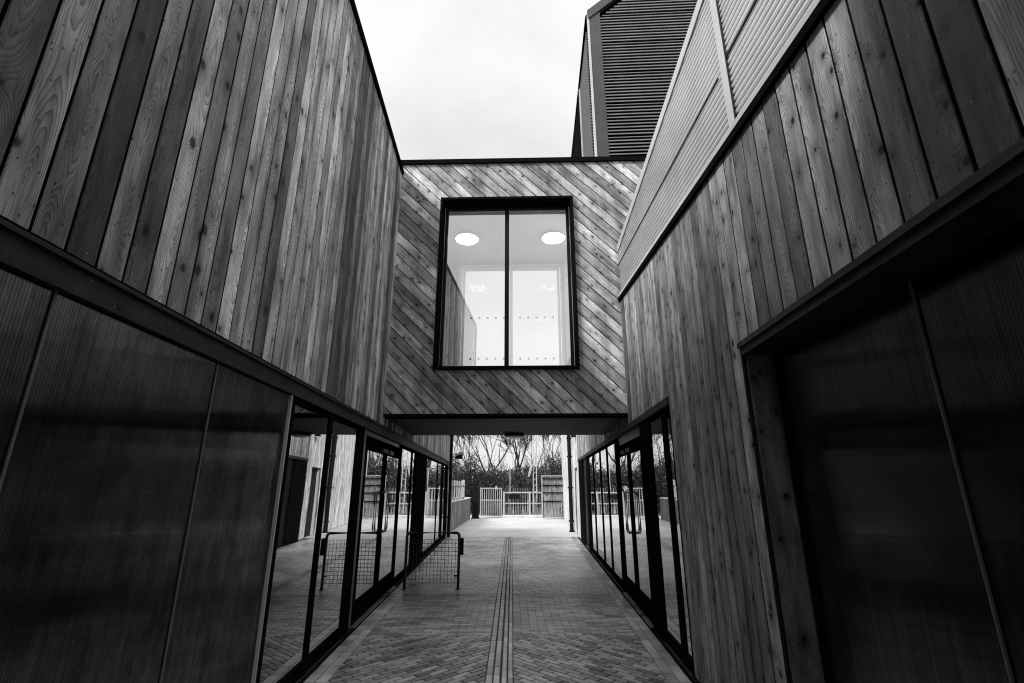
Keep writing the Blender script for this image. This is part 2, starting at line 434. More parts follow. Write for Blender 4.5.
# corrugated band: ribs follow the slope of its lower edge
ZT = 5.25
pitch, amp = .052, .014
qmax = ZT - rib_line(-5.05)
mb = MB(); prof = []
prf = ((0, 0), (.33, -.003), (.62, 0), (.70, .024), (.92, .024))
for i in range(int(qmax/pitch)*5):
    q = .05 + (i//5 + prf[i % 5][0])*pitch
    dd = .018 + prf[i % 5][1]
    y0 = -1.3; y1 = min(8.4, (ZT - q - 3.455)/.138)
    if y1 <= y0: break
    prof.append((RW(dd, y0, rib_line(y0)+q), RW(dd, y1, min(ZT, rib_line(y1)+q))))
for i in range(len(prof)-1):
    a, b = prof[i], prof[i+1]
    mb.face([a[0], a[1], b[1], b[0]])
mb.build('corrugated_sheet', M['corr'], RB)
mb = MB(); mb.box(.005, .45, -5.07, 16.5, 5.24, 5.345, RW); mb.build('coping', M['cover'], RB)
# sloping flashing between metal and timber
mb = MB()
def slab(mb, fn, y0, y1, q0, q1, d0, d1):
    mb.hexa([fn(d0,y0,rib_line(y0)+q0), fn(d1,y0,rib_line(y0)+q0), fn(d1,y1,rib_line(y1)+q0), fn(d0,y1,rib_line(y1)+q0),
             fn(d0,y0,rib_line(y0)+q1), fn(d1,y0,rib_line(y0)+q1), fn(d1,y1,rib_line(y1)+q1), fn(d0,y1,rib_line(y1)+q1)])
slab(mb, RW, -5.05, 8.3, .022, .085, -.012, .06); mb.build('flashing', M['cover'], RB)
mb = MB(); slab(mb, RW, -5.05, 8.3, -.035, .020, -.03, .02); mb.build('shadow_gap_trim', M['dark'], RB)
mb = MB()
for y0, y1, q in ((2.81, 7.2, .585), (-5.05, 2.74, .63)): slab(mb, RW, y0, y1, q, q+.014, .010, .03)
mb.box(.008, .04, 2.64, 2.655, 3.92, 5.238, RW)
mb.build('sheet_joint', M['black'], RB)
mb = MB(); mb.box(.009, .04, 2.66, 2.75, rib_line(2.73)+.08, 5.238, RW); mb.build('cover_strip', M['cover'], RB)
# recess with panels
mb = MB(); mb.box(-.014, .02, -5.05, 3.055, 2.468, 2.502, RW); mb.box(.0, .23, -5.05, 3.055, 2.42, 2.467, RW); mb.build('recess_head', M['wood_dark'], RB)
mb = MB()
for k in range(1):
    board_mesh(mb, RW(.024, 3.05, 0), Vector((1,AR*0,0)), Vector((0,0,1)), Vector((0,-1,0)), [(0,.03),(.17,.03),(.17,2.42),(0,2.42)], .0006, uc=.08)
mb.build('reveal_board', (M['wood_r'], M['edge']), RB)
mb = MB(); mb.box(.20, .30, 2.98, 3.03, .02, 2.42, RW); mb.build('panel_frame', M['dark'], RB)
for a, b in ((-5.0, -2.66), (-2.64, -1.54), (-1.52, -.42), (-.40, .70), (.72, 1.835), (1.855, 2.975)):
    mb = MB(); mb.box(.22, .26, a, b, .02, 2.415, RW); mb.build('ribbed_panel', M['poly_r'], RB)
for y in (-2.65, -1.53, -.41, .71, 1.845):
    mb = MB(); mb.box(.208, .219, y-.0035, y+.0035, .02, 2.415, RW); mb.build('panel_joint', M['joint'], RB)
# glazing
mb = MB(); mb.box(-.02, .15, 4.86, 16.45, 2.40, 2.475, RW); mb.build('fascia', M['wood_dark'], RB)
mb = MB(); mb.box(-.0, .15, 4.855, 4.885, .0, 2.399, RW); mb.build('jamb_trim', M['dark'], RB)
glazed_run(RB, RW,
    bars=[(5.17,5.30,.13,.018,'dark'), (5.98,6.42,.17,.006,'dark'), (8.42,8.70,.15,.02,'dark'),
          (9.75,9.83,.12,.018,'dark'), (10.84,10.92,.12,.018,'dark'), (12.2,12.3,.12,.018,'dark'), (13.4,13.9,.15,.004,'dark'), (13.92,15.2,.25,.06,'black'), (15.22,16.45,.20,.004,'dark')],
    panes=[(4.89,5.165), (5.305,5.975), (8.705,9.745), (9.835,10.835), (10.925,12.195), (12.305,13.395)],
    doors=[(6.44,7.42,1), (7.44,8.41,-1)], ztop=2.398, sill_to=0)
# pale far section of the right hand side
PB = empty('pale_boarded_wall', (2.4, 17, 0), 'pale boarded wall beyond the right doors with a black downpipe and a dark doorway', 'wall')
mb = MB()
wall_boards(mb, RW, -1, 16.46, 17.1, .03, 5.25, pitch=.12, gap=.004)
wall_boards(mb, RW, -1, 17.1, 18.3, 2.25, 5.25, pitch=.12, gap=.004)
wall_boards(mb, RW, -1, 18.3, 27.6, .03, 5.25, pitch=.12, gap=.004)
mb.build('cladding', (M['pale'], M['fence']), PB)
mb = MB(); mb.box(.18, 1.5, 16.5, 27.6, .0, 5.24, RW); mb.box(.024, .18, 16.47, 17.08, 0, 5.24, RW); mb.box(.024, .18, 18.32, 27.6, 0, 5.24, RW); mb.box(.024,.18,17.08,18.32,2.26,5.24,RW)
mb.build('wall', M['render'], PB)
mb = MB(); mb.box(.13, .178, 17.1, 18.3, .0, 2.25, RW); mb.build('door', M['black'], PB)
mb = MB(); mb.tube([RW(-.10, 19.3, 0), RW(-.10, 19.3, 5.2)], .075, 10)
for z in (.35, 1.55, 2.7, 3.4): mb.box(-.20, -.002, 19.27, 19.33, z, z+.06, RW)
mb.box(-.2, -.0, 19.2, 19.4, .003, .04, RW)
mb.build('downpipe', M['black'], PB)

# =================================================================== LINK BRIDGE
BG = empty('link_bridge', (0, 7.17, 0), 'raised link bridge with diagonal timber boards and one large two-pane window', 'bridge')
X0, X1, Z0, Z1 = -2.15, 3.6, 2.64, 6.99
wx0, wx1, wz0, wz1 = -1.205, 1.025, 3.31, 6.30
def bridge_face(mb, xoff, dfront, flip, mw=(wx0, wx1, wz0, wz1)):
    regs = [(X0, mw[0], Z0, Z1), (mw[1], X1, Z0, Z1), (mw[0], mw[1], Z0, mw[2]), (mw[0], mw[1], mw[3], Z1)]
    s2 = math.sqrt(.5); ang = R(45)
    V2 = (math.cos(ang), -math.sin(ang)); U2 = (math.sin(ang), math.cos(ang))   # V2 along the board, downwards to the right
    pw = .149
    us = [x*U2[0]+z*U2[1] for x in (X0, X1) for z in (Z0, Z1)]
    k0 = int(math.floor(min(us)/pw)); k1 = int(math.ceil(max(us)/pw))
    origin = BR(0, 0, 0)
    ax = BR(1, 0, 0) - BR(0, 0, 0); az = Vector((0,0,1)); nn = BR(0, -1, 0) - BR(0, 0, 0)
    Uv = ax*U2[0] + az*U2[1]; Vv = ax*V2[0] + az*V2[1]
    for k in range(k0, k1+1):
        rr = random.random(); a = k*pw+.0065; b = (k+1)*pw-.0065
        th = .022 + random.uniform(-.0015, .0015)
        for (xa, xb, za, zb) in regs:
            pl = [(a, -12), (b, -12), (b, 12), (a, 12)]
            # x = u*U2x + v*V2x ; z = u*U2z + v*V2z
            pl = clip(pl, U2[0], V2[0], xb); pl = clip(pl, -U2[0], -V2[0], -xa)
            pl = clip(pl, U2[1], V2[1], zb); pl = clip(pl, -U2[1], -V2[1], -za)
            if len(pl) < 3: continue
            board_mesh(mb, origin + nn*(-.022), Uv, Vv, nn, pl, rr, thick=th, uc=(a+b)/2, bev=False)
mb = MB(); bridge_face(mb, 0, 0, 1); mb.build('cladding', (M['wood_b'], M['edge']), BG)
def frame4(mb, x0, x1, z0, z1, w, d0, d1):
    mb.box(x0, x0+w, d0, d1, z0, z1, BR); mb.box(x1-w, x1, d0, d1, z0, z1, BR)
    mb.box(x0+w, x1-w, d0, d1, z0, z0+w, BR); mb.box(x0+w, x1-w, d0, d1, z1-w, z1, BR)
def ringwall(mb, d0, d1):
    mb.box(X0, wx0-.002, d0, d1, Z0, Z1, BR); mb.box(wx1+.002, X1, d0, d1, Z0, Z1, BR)
    mb.box(wx0-.002, wx1+.002, d0, d1, Z0, wz0-.002, BR); mb.box(wx0-.002, wx1+.002, d0, d1, wz1+.002, Z1, BR)
mb = MB(); ringwall(mb, .040, .20); mb.build('front_wall', M['backing'], BG)
DB = 2.72
mb = MB(); ringwall(mb, DB-.2, DB); mb.build('rear_wall', M['wood_b'], BG)
mb = MB(); mb.box(X0-.02, X1, -.035, .0+.22, Z1+.002, Z1+.085, BR); mb.box(X0-.02, X1, .222, DB+.03, Z1+.002, Z1+.06, BR); mb.build('roof_edge', M['dark'], BG)
mb = MB(); mb.box(X0, X1, -.03, .20, Z0-.045, Z0-.002, BR); mb.build('bottom_trim', M['dark'], BG)
# soffit boards
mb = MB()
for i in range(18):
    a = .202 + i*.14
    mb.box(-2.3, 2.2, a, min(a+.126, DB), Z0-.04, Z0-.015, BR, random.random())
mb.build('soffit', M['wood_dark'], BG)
# interior lining
mb = MB(); mb.box(X0, X1, .201, DB-.201, Z0+.01, Z0+.25, BR); mb.build('interior_floor', M['conc'], BG)
mb = MB()
mb.box(X0, X1, .201, DB-.201, 6.36, 6.5, BR); mb.build('ceiling', M['white'], BG)
mb = MB()
mb.box(1.22, 1.28, .24, DB-.24, Z0+.251, 6.358, BR)
mb.box(wx1+.04, 1.22, DB-.23, DB-.203, Z0+.251, 6.358, BR)
mb.build('interior_wall', M['white'], BG)
mb = MB(); mb.box(-1.62, -1.551, .24, DB-.24, Z0+.251, 6.358, BR); mb.box(-1.55, wx0-.04, DB-.23, DB-.203, Z0+.251, 6.358, BR); mb.build('interior_end_wall', M['inner_b'], BG)
# windows
def window(d0, glassmat, proud, name):
    f = MB(); frame4(f, wx0, wx1, wz0, wz1, .042, d0-proud, d0+(.22 if proud else .10))
    W = f.build('window_frame', M['dark'] if proud else M['white'], BG); e = .12 if proud else 0; d0 = d0+e
    g = MB(); frame4(g, wx0+.056, wx1-.056, wz0+.056, wz1-.056, .05, d0+.06, d0+.11); g.box(-.125, -.055, d0+.055, d0+.115, wz0+.107, wz1-.107, BR)
    g.build('sash', M['black'] if proud else M['white'], W)
    for a, b in ((wx0+.107, -.126), (-.054, wx1-.107)):
        p = MB(); p.face([BR(a,d0+.085,wz0+.107), BR(b,d0+.085,wz0+.107), BR(b,d0+.085,wz1-.107), BR(a,d0+.085,wz1-.107)]); p.build('pane', glassmat, W)
    return W
W1 = window(.0, M['glass_b'], .05, 'window_frame')
W2 = window(DB-.16, M['glass_c'], 0, 'window_frame')
# manifestation dots on the inner faces of the panes
for zz in (4.17, 5.08):
    for i in range(11):
        x = wx0+.26 + i*.175
        if abs(x+.09) < .07: continue
        mb = MB(); mb.tube([BR(x, DB-.088, zz), BR(x, DB-.092, zz)], .024, 10); mb.build('dot_mark', M['dot'], W2)
def ceiling_light(x, d, z, r, mat, lab, flip=False, grp=None):
    E = empty('ceiling_light', BR(x, d, z), lab, 'ceiling light', grp)
    m = MB(); m.tube([BR(x,d,z-.002), BR(x,d,z-.05)], [r, r], 28); m.build('rim', M['whitepaint'] if mat is M['lamp'] else M['mid'], E, False)
    m = MB(); m.tube([BR(x,d,z-.051), BR(x,d,z-.065), BR(x,d,z-.082)], [r*.96, r*.9, r*.6], 28); m.build('diffuser', mat, E, True)
ceiling_light(-.93, 1.42, 6.358, .235, M['lamp'], 'left one of the two lit round ceiling lights inside the bridge window')
ceiling_light(.78, 1.42, 6.358, .235, M['lamp'], 'right one of the two lit round ceiling lights inside the bridge window')
ceiling_light(-.02, 2.42, Z0-.041, .19, M['lamp_off'], 'unlit round lamp fixed to the dark underside of the bridge')

# =================================================================== LOUVRED TOWER
TW = empty('louvred_tower', (3, 12, 5.4), 'dark gabled tower of horizontal louvres rising behind the bridge roof', 'tower')
ta = .0515; tn = math.sqrt(1+ta*ta)
def TF(x, d, z):   # x across the front, d back
    return Vector((2.44 + (x + ta*d)/tn, 12.0 + (-ta*x + d)/tn, z))
EV, SL, WD, DP = 16.35, .88, 5.4, 7.3
def gz(x): return EV + SL*min(x, WD-x)
mb = MB(); mb.box(.06, WD-.06, .08, DP-.05, 5.35, EV-.02, TF); 
mb.face([TF(.06,.08,EV-.02), TF(WD-.06,.08,EV-.02), TF(WD/2,.08,gz(WD/2)-.1)]); mb.build('wall', M['backing'], TW)
mb = MB(); z = 5.6; i = 0
while z < gz(WD/2)-.5:
    xa = .40 if z < EV-.2 else .40+(z-EV+.2)/SL
    xb = WD-xa
    if xb-xa > .3:
        dz = .078 if i % 10 else .05
        mb.hexa([TF(xa,.075,z+.02), TF(xb,.075,z+.02), TF(xb,-.02,z-.03), TF(xa,-.02,z-.03), TF(xa,.075,z+.03), TF(xb,.075,z+.03), TF(xb,-.02,z-.03+dz*.55), TF(xa,-.02,z-.03+dz*.55)])
    z += .118; i += 1
mb.build('louvres', M['rib'], TW)
mb = MB(); mb.box(.0, .40, -.03, .078, 5.35, 12.398, TF); mb.box(.0, .40, -.03, .078, 12.41, EV-.02, TF); mb.box(WD-.4, WD, -.03, .078, 5.35, EV-.02, TF); mb.build('corner_panel', M['mid'], TW)
mb = MB()
for s0, s1 in ((0, WD/2), (WD, WD/2)):
    za, zb = gz(s0), gz(s1)
    mb.hexa([TF(s0,-.06,za-.30), TF(s1,-.06,zb-.30), TF(s1,.10,zb-.30), TF(s0,.10,za-.30), TF(s0,-.06,za+.06), TF(s1,-.06,zb+.06), TF(s1,.10,zb+.06), TF(s0,.10,za+.06)])
mb.build('verge', M['mid'], TW)
mb = MB()
for s0, s1 in ((-.05, WD/2), (WD+.05, WD/2)):
    za, zb = gz(s0), gz(s1)
    mb.hexa([TF(s0,.101,za-.08), TF(s1,.101,zb-.08), TF(s1,DP+.3,zb-.08), TF(s0,DP+.3,za-.08), TF(s0,.101,za+.07), TF(s1,.101,zb+.07), TF(s1,DP+.3,zb+.07), TF(s0,DP+.3,za+.07)])
mb.build('roof', M['dark'], TW)
mb = MB(); mb.box(-.012, .05, -.045, .04, 5.36, EV-.1, TF); mb.build('corner_flashing', M['cover'], TW)
mb = MB()
z = 5.6
while z < EV-.2:
    mb.box(-.0, .055, .5, 2.9, z, z+.05, TF); z += .118
mb.build('side_louvres', M['rib'], TW)
mb = MB(); mb.box(-.02, .055, 3.1, DP-.1, 5.4, EV-.1, TF); mb.build('side_cladding', M['dark'], TW)
mb = MB(); mb.box(-.03, .05, 2.95, 3.05, 5.4, EV-.1, TF); mb.build('side_trim', M['cover'], TW)

# =================================================================== BUILDING BEHIND THE VIEWER (seen reflected in the window)
WB = empty('rendered_building', (-3, -4, 0), 'white rendered building reflected faintly in the bridge window', 'building')
mb = MB()
mb.hexa([Vector(p) for p in ((-9,-9,0),(-2.0,-9,0),(-2.0,-.95,0),(-9,-.95,0),(-9,-9,4.6),(-2.0,-9,4.6),(-2.0,-.95,6.2),(-9,-.95,6.2))])
mb.build('wall', M['render'], WB)
mb = MB()
mb.hexa([Vector(p) for p in ((-9,-9.1,4.6),(-1.9,-9.1,4.6),(-1.9,-.93,6.21),(-9,-.93,6.21),(-9,-9.1,4.7),(-1.9,-9.1,4.7),(-1.9,-.93,6.32),(-9,-.93,6.32))])
mb.build('roof', M['conc'], WB)

# =================================================================== GROUND
mb = MB(); mb.face([Vector(p) for p in ((-400,-300,-.05),(400,-300,-.05),(400,900,-.05),(-400,900,-.05))]); g = struct(mb.build('ground', M['earth']))
mb = MB(); mb.face([Vector(p) for p in ((-3.5,-8,-.018),(4.5,-8,-.018),(4.5,17.41,-.018),(-3.5,17.41,-.018))]); struct(mb.build('paving_bed', M['sand']))
mb = MB(); mb.face([Vector(p) for p in ((-10,17.4,-.003),(14,17.4,-.003),(14,30,-.003),(-10,30,-.003))]); struct(mb.build('yard', M['yard']))

def paver(mb, x0, x1, y0, y1, rnd, clipL=None, top=0.0, g=.0028, ch=.0045):
    # corners, clipped to polygon between the two walls
    pl = [(x0+g,y0+g),(x1-g,y0+g),(x1-g,y1-g),(x0+g,y1-g)]
    if clipL:
        for (a,b,c) in clipL:
            pl = clip(pl, a, b, c)
            if len(pl) < 3: return
    cx = sum(p[0] for p in pl)/len(pl); cy = sum(p[1] for p in pl)/len(pl)
    zt = top + random.uniform(-.0012, .0012)
    q = [(p[0]+(ch if p[0] < cx else -ch), p[1]+(ch if p[1] < cy else -ch)) for p in pl]
    mb.face([Vector((a,b,zt)) for a,b in q], rnd)
    n = len(pl)
    for i in range(n):
        j = (i+1) % n
        mb.face([Vector((pl[i][0],pl[i][1],zt-.006)), Vector((pl[j][0],pl[j][1],zt-.006)), Vector((q[j][0],q[j][1],zt)), Vector((q[i][0],q[i][1],zt))], rnd)
PW = .2/3
stripL, stripR = -.235, .012
def left_lim(y, off): return -1.68 + AL*y + off
def right_lim(y, off): return 1.335 + AR*y - off
mb = MB(); Y0, Y1 = -1.0, 17.4
bandA, bandB = 6.2, 6.2+33*PW
half = [('L', stripL), ('R', stripR)]
for sd, edge in half:
    if sd == 'L':
        cl = [(1,0,edge), (-1, AL, 1.68-.245)]          # x<=edge ; x >= -1.68+AL*y+.245
        sgn = -1
    else:
        cl = [(-1,0,-edge), (1, -AR, 1.335-.245)]
        sgn = 1
    for zone in ((Y0, bandA), (bandB, Y1)):
        cz = cl + [(0,-1,-zone[0]), (0,1,zone[1])]
        c45 = math.sqrt(.5)
        xr = (-3.3, edge) if sd == 'L' else (edge, 3.3)
        cs = [((x+y)*c45/PW, (y-x)*c45/PW) for x in xr for y in zone]
        u0 = int(min(c[0] for c in cs))-3; u1 = int(max(c[0] for c in cs))+3
        v0 = int(min(c[1] for c in cs))-3; v1 = int(max(c[1] for c in cs))+3
        for iu in range(u0, u1):
            for iv in range(v0, v1):
                if sd == 'L':
                    if (iu*2 + (iv % 2)*3) % 6 > 1: continue
                    h_ = .5*((iu*2 + (iv % 2)*3) % 6)
                    a = (iu-h_, iu-h_+3, iv, iv+1)
                else:
                    if (iv*2 + (iu % 2)*3) % 6 > 1: continue
                    h_ = .5*((iv*2 + (iu % 2)*3) % 6)
                    a = (iu, iu+1, iv-h_, iv-h_+3)
                mx_, my_ = (a[0]+a[1])/2*PW, (a[2]+a[3])/2*PW
                X_, Y_ = (mx_-my_)*c45, (mx_+my_)*c45
                if X_ < xr[0]-.2 or X_ > xr[1]+.2 or Y_ < zone[0]-.2 or Y_ > zone[1]+.2: continue
                g = .0036
                pl = [((p-q)*c45, (p+q)*c45) for p, q in ((a[0]*PW+g,a[2]*PW+g),(a[1]*PW-g,a[2]*PW+g),(a[1]*PW-g,a[3]*PW-g),(a[0]*PW+g,a[3]*PW-g))]
                for (ca,cb,cc_) in cz:
                    pl = clip(pl, ca, cb, cc_)
                    if len(pl) < 3: break
                if len(pl) < 3: continue
                cx = sum(p[0] for p in pl)/len(pl); cy = sum(p[1] for p in pl)/len(pl)
                zt = random.uniform(-.0012, .0012); r_ = random.random()
                qq = []
                for p in pl:
                    L_ = math.hypot(p[0]-cx, p[1]-cy) or 1; k_ = max(0, 1-.006/L_); qq.append((cx+(p[0]-cx)*k_, cy+(p[1]-cy)*k_))
                if zone[0] > 5: r_ = 1.15 + r_*.75  # far pavers made paler: brighter open-sky light put into their tone
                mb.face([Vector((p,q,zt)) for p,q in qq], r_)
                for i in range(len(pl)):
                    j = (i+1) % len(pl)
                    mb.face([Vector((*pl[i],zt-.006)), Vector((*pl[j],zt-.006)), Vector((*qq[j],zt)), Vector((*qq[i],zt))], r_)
    # stretcher band by the doors
    y = bandA; row = 0
    while y < bandB - .01:
        for k in range(-1, 14):
            xa = k*.2 + (row % 2)*.1
            xb = xa+.2
            if sgn < 0: xs = (edge-xb, edge-xa)
            else: xs = (edge+xa, edge+xb)
            paver(mb, xs[0], xs[1], y, y+PW, random.random(), cl)
        y += PW; row += 1
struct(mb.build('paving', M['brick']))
# edge courses and centre strip
mb = MB()
for k, (xa, xb) in enumerate(((-.232,-.170), (-.164,-.106), (-.094,-.045), (-.039,.010))):
    y = Y0 - random.random()*.1
    while y < Y1-.2:
        ln = .2
        paver(mb, xa, xb, y, y+ln, random.random()); y += ln
struct(mb.build('centre_channel', M['brick2']))
mb = MB()
def edge_course(fn, d0, d1):
    y = Y0
    while y < Y1-.2:
        a, b = y+.003, y+.197; zt = random.uniform(-.001, .002); r = random.random(); e = .004
        P = [fn(-d0,a,zt-.006), fn(-d1,a,zt-.006), fn(-d1,b,zt-.006), fn(-d0,b,zt-.006)]
        s = 1 if d0 < d1 else -1
        Q = [fn(-(d0+e),a+e,zt), fn(-(d1-e),a+e,zt), fn(-(d1-e),b-e,zt), fn(-(d0+e),b-e,zt)]
        mb.face(Q, r)
        for i in range(4):
            j = (i+1) % 4; mb.face([P[i],P[j],Q[j],Q[i]], r)
        y += .2
for fn in (LW, RW):
    edge_course(fn, .045, .142); edge_course(fn, .146, .242)
struct(mb.build('kerb_course', M['brick2']))
mb = MB()
for fn in (LW, RW):
    y = Y0
    while y < 17: mb.box(-.040, -.006, y, y+.995, -.017, .003, fn); y += 1
struct(mb.build('slot_drain', M['dark']))

# =================================================================== HOOP BARRIER
HB = empty('hoop_barrier', (-1.32, 8.75, 0), 'dark tubular door barrier with square wire mesh beside the left doors', 'barrier')
yb = 8.75; xa, xb = -1.765, -.885; pts = [(xa,yb,0), (xa,yb,.80)]
for k in range(1,6): a = PI - k*PI/10; pts.append((xa+.06+.06*math.cos(a), yb, .80+.06*math.sin(a)))
for k in range(0,6): a = PI/2 - k*PI/10; pts.append((xb-.06+.06*math.cos(a), yb, .80+.06*math.sin(a)))
pts.append((xb,yb,0))
mb = MB(); mb.tube(pts, .024, 10); mb.tube([(xa,yb,.0),(xa,yb,.006)], .05, 10); mb.tube([(xb,yb,.0),(xb,yb,.006)], .05, 10); mb.build('frame', M['mid'], HB, True)
mb = MB()
n = 15
for k in range(1, n):
    x = xa + (xb-xa)*k/n; mb.tube([(x,yb,.09),(x,yb,.75)], .0035, 5)
for k in range(12):
    z = .09 + k*.06; mb.tube([(xa,yb+.004,z),(xb,yb+.004,z)], .0035, 5)
mb.build('mesh_infill', M['mid'], HB)
mb = MB(); mb.box(xb+.02, xb+.075, yb-.05, yb+.03, .52, .78); mb.build('lock_box', M['black'], HB)
mb = MB(); mb.tube([(xb-.07,yb-.002,.2),(xb-.02,yb-.002,.2)], .014, 8); mb.build('catch', M['black'], HB)

# =================================================================== YARD: LEFT LOW WALL AND RAILING
LWW = empty('low_wall', (-2.2, 23, 0), 'low pale wall of vertical boards beyond the left building', 'wall')
mb = MB()
def LY(d, y, z): return Vector((-2.30 + .012*(y-18.7) - d, y, z))
y = 18.75
while y < 27: 
    mb.box(0, .16, y, min(y+.245, 27), 0, 1.03, LY, random.random()); y += .25
mb.build('boards', M['fence'], LWW)
mb = MB(); mb.box(-.03, .22, 18.72, 27.05, 1.032, 1.07, LY); mb.build('coping', M['conc'], LWW)
PR = empty('picket_railing', (-2.3, 21, 1.07), 'white picket railing standing on the low pale wall at left', 'railing')
mb = MB(); 
mb.box(.03, .11, 18.8, 23.8, 1.64, 1.70, LY); mb.box(.03, .11, 18.8, 23.8, 1.12, 1.17, LY); mb.build('rail', M['whitepaint'], PR)
for k in range(6):
    y = 18.95 + k*.8
    mb = MB(); mb.box(.035, .085, y, y+.12, 1.072, 1.86, LY); mb.build('picket', M['whitepaint'], PR)
mb = MB(); mb.box(0, .14, 23.8, 23.95, 1.072, 1.92, LY); mb.build('post', M['whitepaint'], PR)
GP = empty('gate_post', (-2.05, 27.3, 0), 'thick black gate post at the end of the low pale wall', 'post')
mb = MB(); mb.box(-2.12, -1.78, 27.2, 27.5, 0, 1.55); mb.box(-2.16, -1.74, 27.16, 27.54, 0, .06); mb.build('shaft', M['black'], GP)
mb = MB(); mb.box(-2.14, -1.76, 27.18, 27.52, 1.552, 1.60); mb.build('cap', M['black'], GP)

# gate
GT = empty('railing_gate', (-1.15, 28.2, 0), 'white barred gate closing the left half of the yard end', 'gate')
def bars(x0, x1, y, z0, z1, n, w=.03):
    out = []
    for k in range(n):
        x = x0 + (x1-x0)*(k+.5)/n; out.append((x-w/2, x+w/2, y, y+.03, z0, z1))
    return out
mb = MB()
for b in ((-1.76,-1.70,28.1,28.16,.05,1.56), (-.62,-.56,28.1,28.16,.05,1.56), (-1.70,-.62,28.1,28.16,1.50,1.56), (-1.70,-.62,28.1,28.16,.88,.93), (-1.70,-.62,28.1,28.16,.06,.12)): mb.box(*b)
mb.build('frame', M['whitepaint'], GT)
for b in bars(-1.70, -.62, 28.115, .12, 1.50, 9, .035):
    mb = MB(); mb.box(*b); mb.build('bar', M['whitepaint'], GT)
mb = MB()
for b in bars(-1.70, -.62, 28.17, .10, .88, 8, .125): mb.box(*b)
mb.build('infill_boards', M['fence'], GT)
# fence
FN = empty('white_fence', (.6, 28.2, 0), 'low white fence with two rails and pickets in the middle of the yard end', 'fence')
for x in (-.50, .92, 1.62):
    mb = MB(); mb.box(x, x+.10, 28.0, 28.1, 0, 1.36); mb.build('post', M['whitepaint'], FN)
mb = MB(); mb.box(-.39, 1.61, 28.02, 28.07, 1.27, 1.34); mb.box(-.39, 1.61, 28.02, 28.07, .70, .76); mb.build('rail', M['whitepaint'], FN)
for k in range(15):
    x = -.38 + k*.134
    mb = MB(); mb.hexa([Vector(p) for p in ((x,28.075,.22),(x+.085,28.075,.22),(x+.085,28.10,.22),(x,28.10,.22),(x+.03,28.075,1.56),(x+.055,28.075,1.56),(x+.055,28.10,1.56),(x+.03,28.10,1.56))], random.random()); mb.build('picket', M['fence'], FN)
mb = MB(); mb.box(-.48, 1.66, 27.7, 28.2, -.01, .13); tag(mb.build('kerb_plinth', M['conc']), 'pale concrete kerb running under the white fence', 'kerb')
mb = MB(); mb.box(-.20, .42, 27.96, 28.015, .98, 1.22)
o = mb.build('signboard', M['black']); tag(o, 'dark blank board fixed to the front of the white fence', 'board')
# tall timber gate leaf
TG = empty('timber_gate', (2.2, 27.1, 0), 'tall pale boarded gate with dark ledges against the right wall', 'gate')
mb = MB()
for k in range(8):
    x = 1.64 + k*.142; mb.box(x, x+.137, 27.1, 27.13, .06, 2.14, rnd=random.random())
mb.build('boards', M['fence'], TG)
for z in (.85, 1.28, 1.66, 2.00):
    mb = MB(); mb.box(1.62, 2.77, 27.05, 27.095, z, z+.05); mb.build('ledge', M['dark'], TG)
mb = MB(); mb.box(1.585, 1.635, 27.06, 27.14, .05, 2.2); mb.box(1.636, 2.77, 27.06, 27.14, 2.15, 2.2); mb.build('frame', M['whitepaint'], TG)
mb = MB(); mb.tube([(2.55,26.9,0),(2.66,27.03,.9)], .015, 6); mb.build('prop_stay', M['steel'], TG)

# play hoops behind the gate
PH = empty('climbing_hoop', (-.9, 31, 0), 'pale arched climbing hoop showing above the white gate', 'play equipment')
mb = MB()
for dy in (0, .8):
    mb.tube([(-.95+.45*math.cos(a), 31+dy, 1.45+.45*math.sin(a)) for a in [PI*k/14 for k in range(15)]], .013, 6)
    mb.tube([(-1.4,31+dy,0),(-1.4,31+dy,1.45)], .013, 6); mb.tube([(-.5,31+dy,0),(-.5,31+dy,1.45)], .013, 6)
mb.tube([(-.1+.3*math.cos(a), 31.4, 1.4+.3*math.sin(a)) for a in [PI*k/10 for k in range(11)]], .02, 6)
mb.tube([(.2,31.4,0),(.2,31.4,1.4)], .02, 6)
mb.build('arches', M['mid'], PH)
mb = MB(); mb.box(-1.02, -.92, 31, 31.8, 1.45, 1.66); mb.build('panel', M['whitepaint'], PH)
ML = empty('slim_pole', (-.15, 32, 0), 'slim short pole among the shrubs behind the fence', 'pole')
mb = MB(); mb.tube([(-.12,32,0),(-.12,32,2.7)], .03, 8); mb.build('shaft', M['whitepaint'], ML)
mb = MB(); mb.tube([(-.12,32,2.7),(-.12,32,2.76)], .045, 8); mb.build('cap', M['whitepaint'], ML)
MT = empty('lighting_mast', (1.45, 33, 0), 'tall pale mast with a tilted white panel rising over the fence', 'mast')
mb = MB(); mb.tube([(1.40,33,0),(1.40,33,7.6)], .03, 8); mb.tube([(1.62,33,0),(1.62,33,7.6)], .03, 8)
for k in range(18): mb.tube([(1.40,33,.4+k*.4),(1.62,33,.6+k*.4)], .012, 5)
mb.build('lattice', M['cover'], MT)
mb = MB(); mb.hexa([Vector(p) for p in ((1.02,32.9,2.25),(1.16,32.9,2.25),(1.16,32.95,2.25),(1.02,32.95,2.25),(1.22,32.9,2.98),(1.38,32.9,2.98),(1.38,32.95,2.98),(1.22,32.95,2.98))]); mb.build('panel', M['whitepaint'], MT)
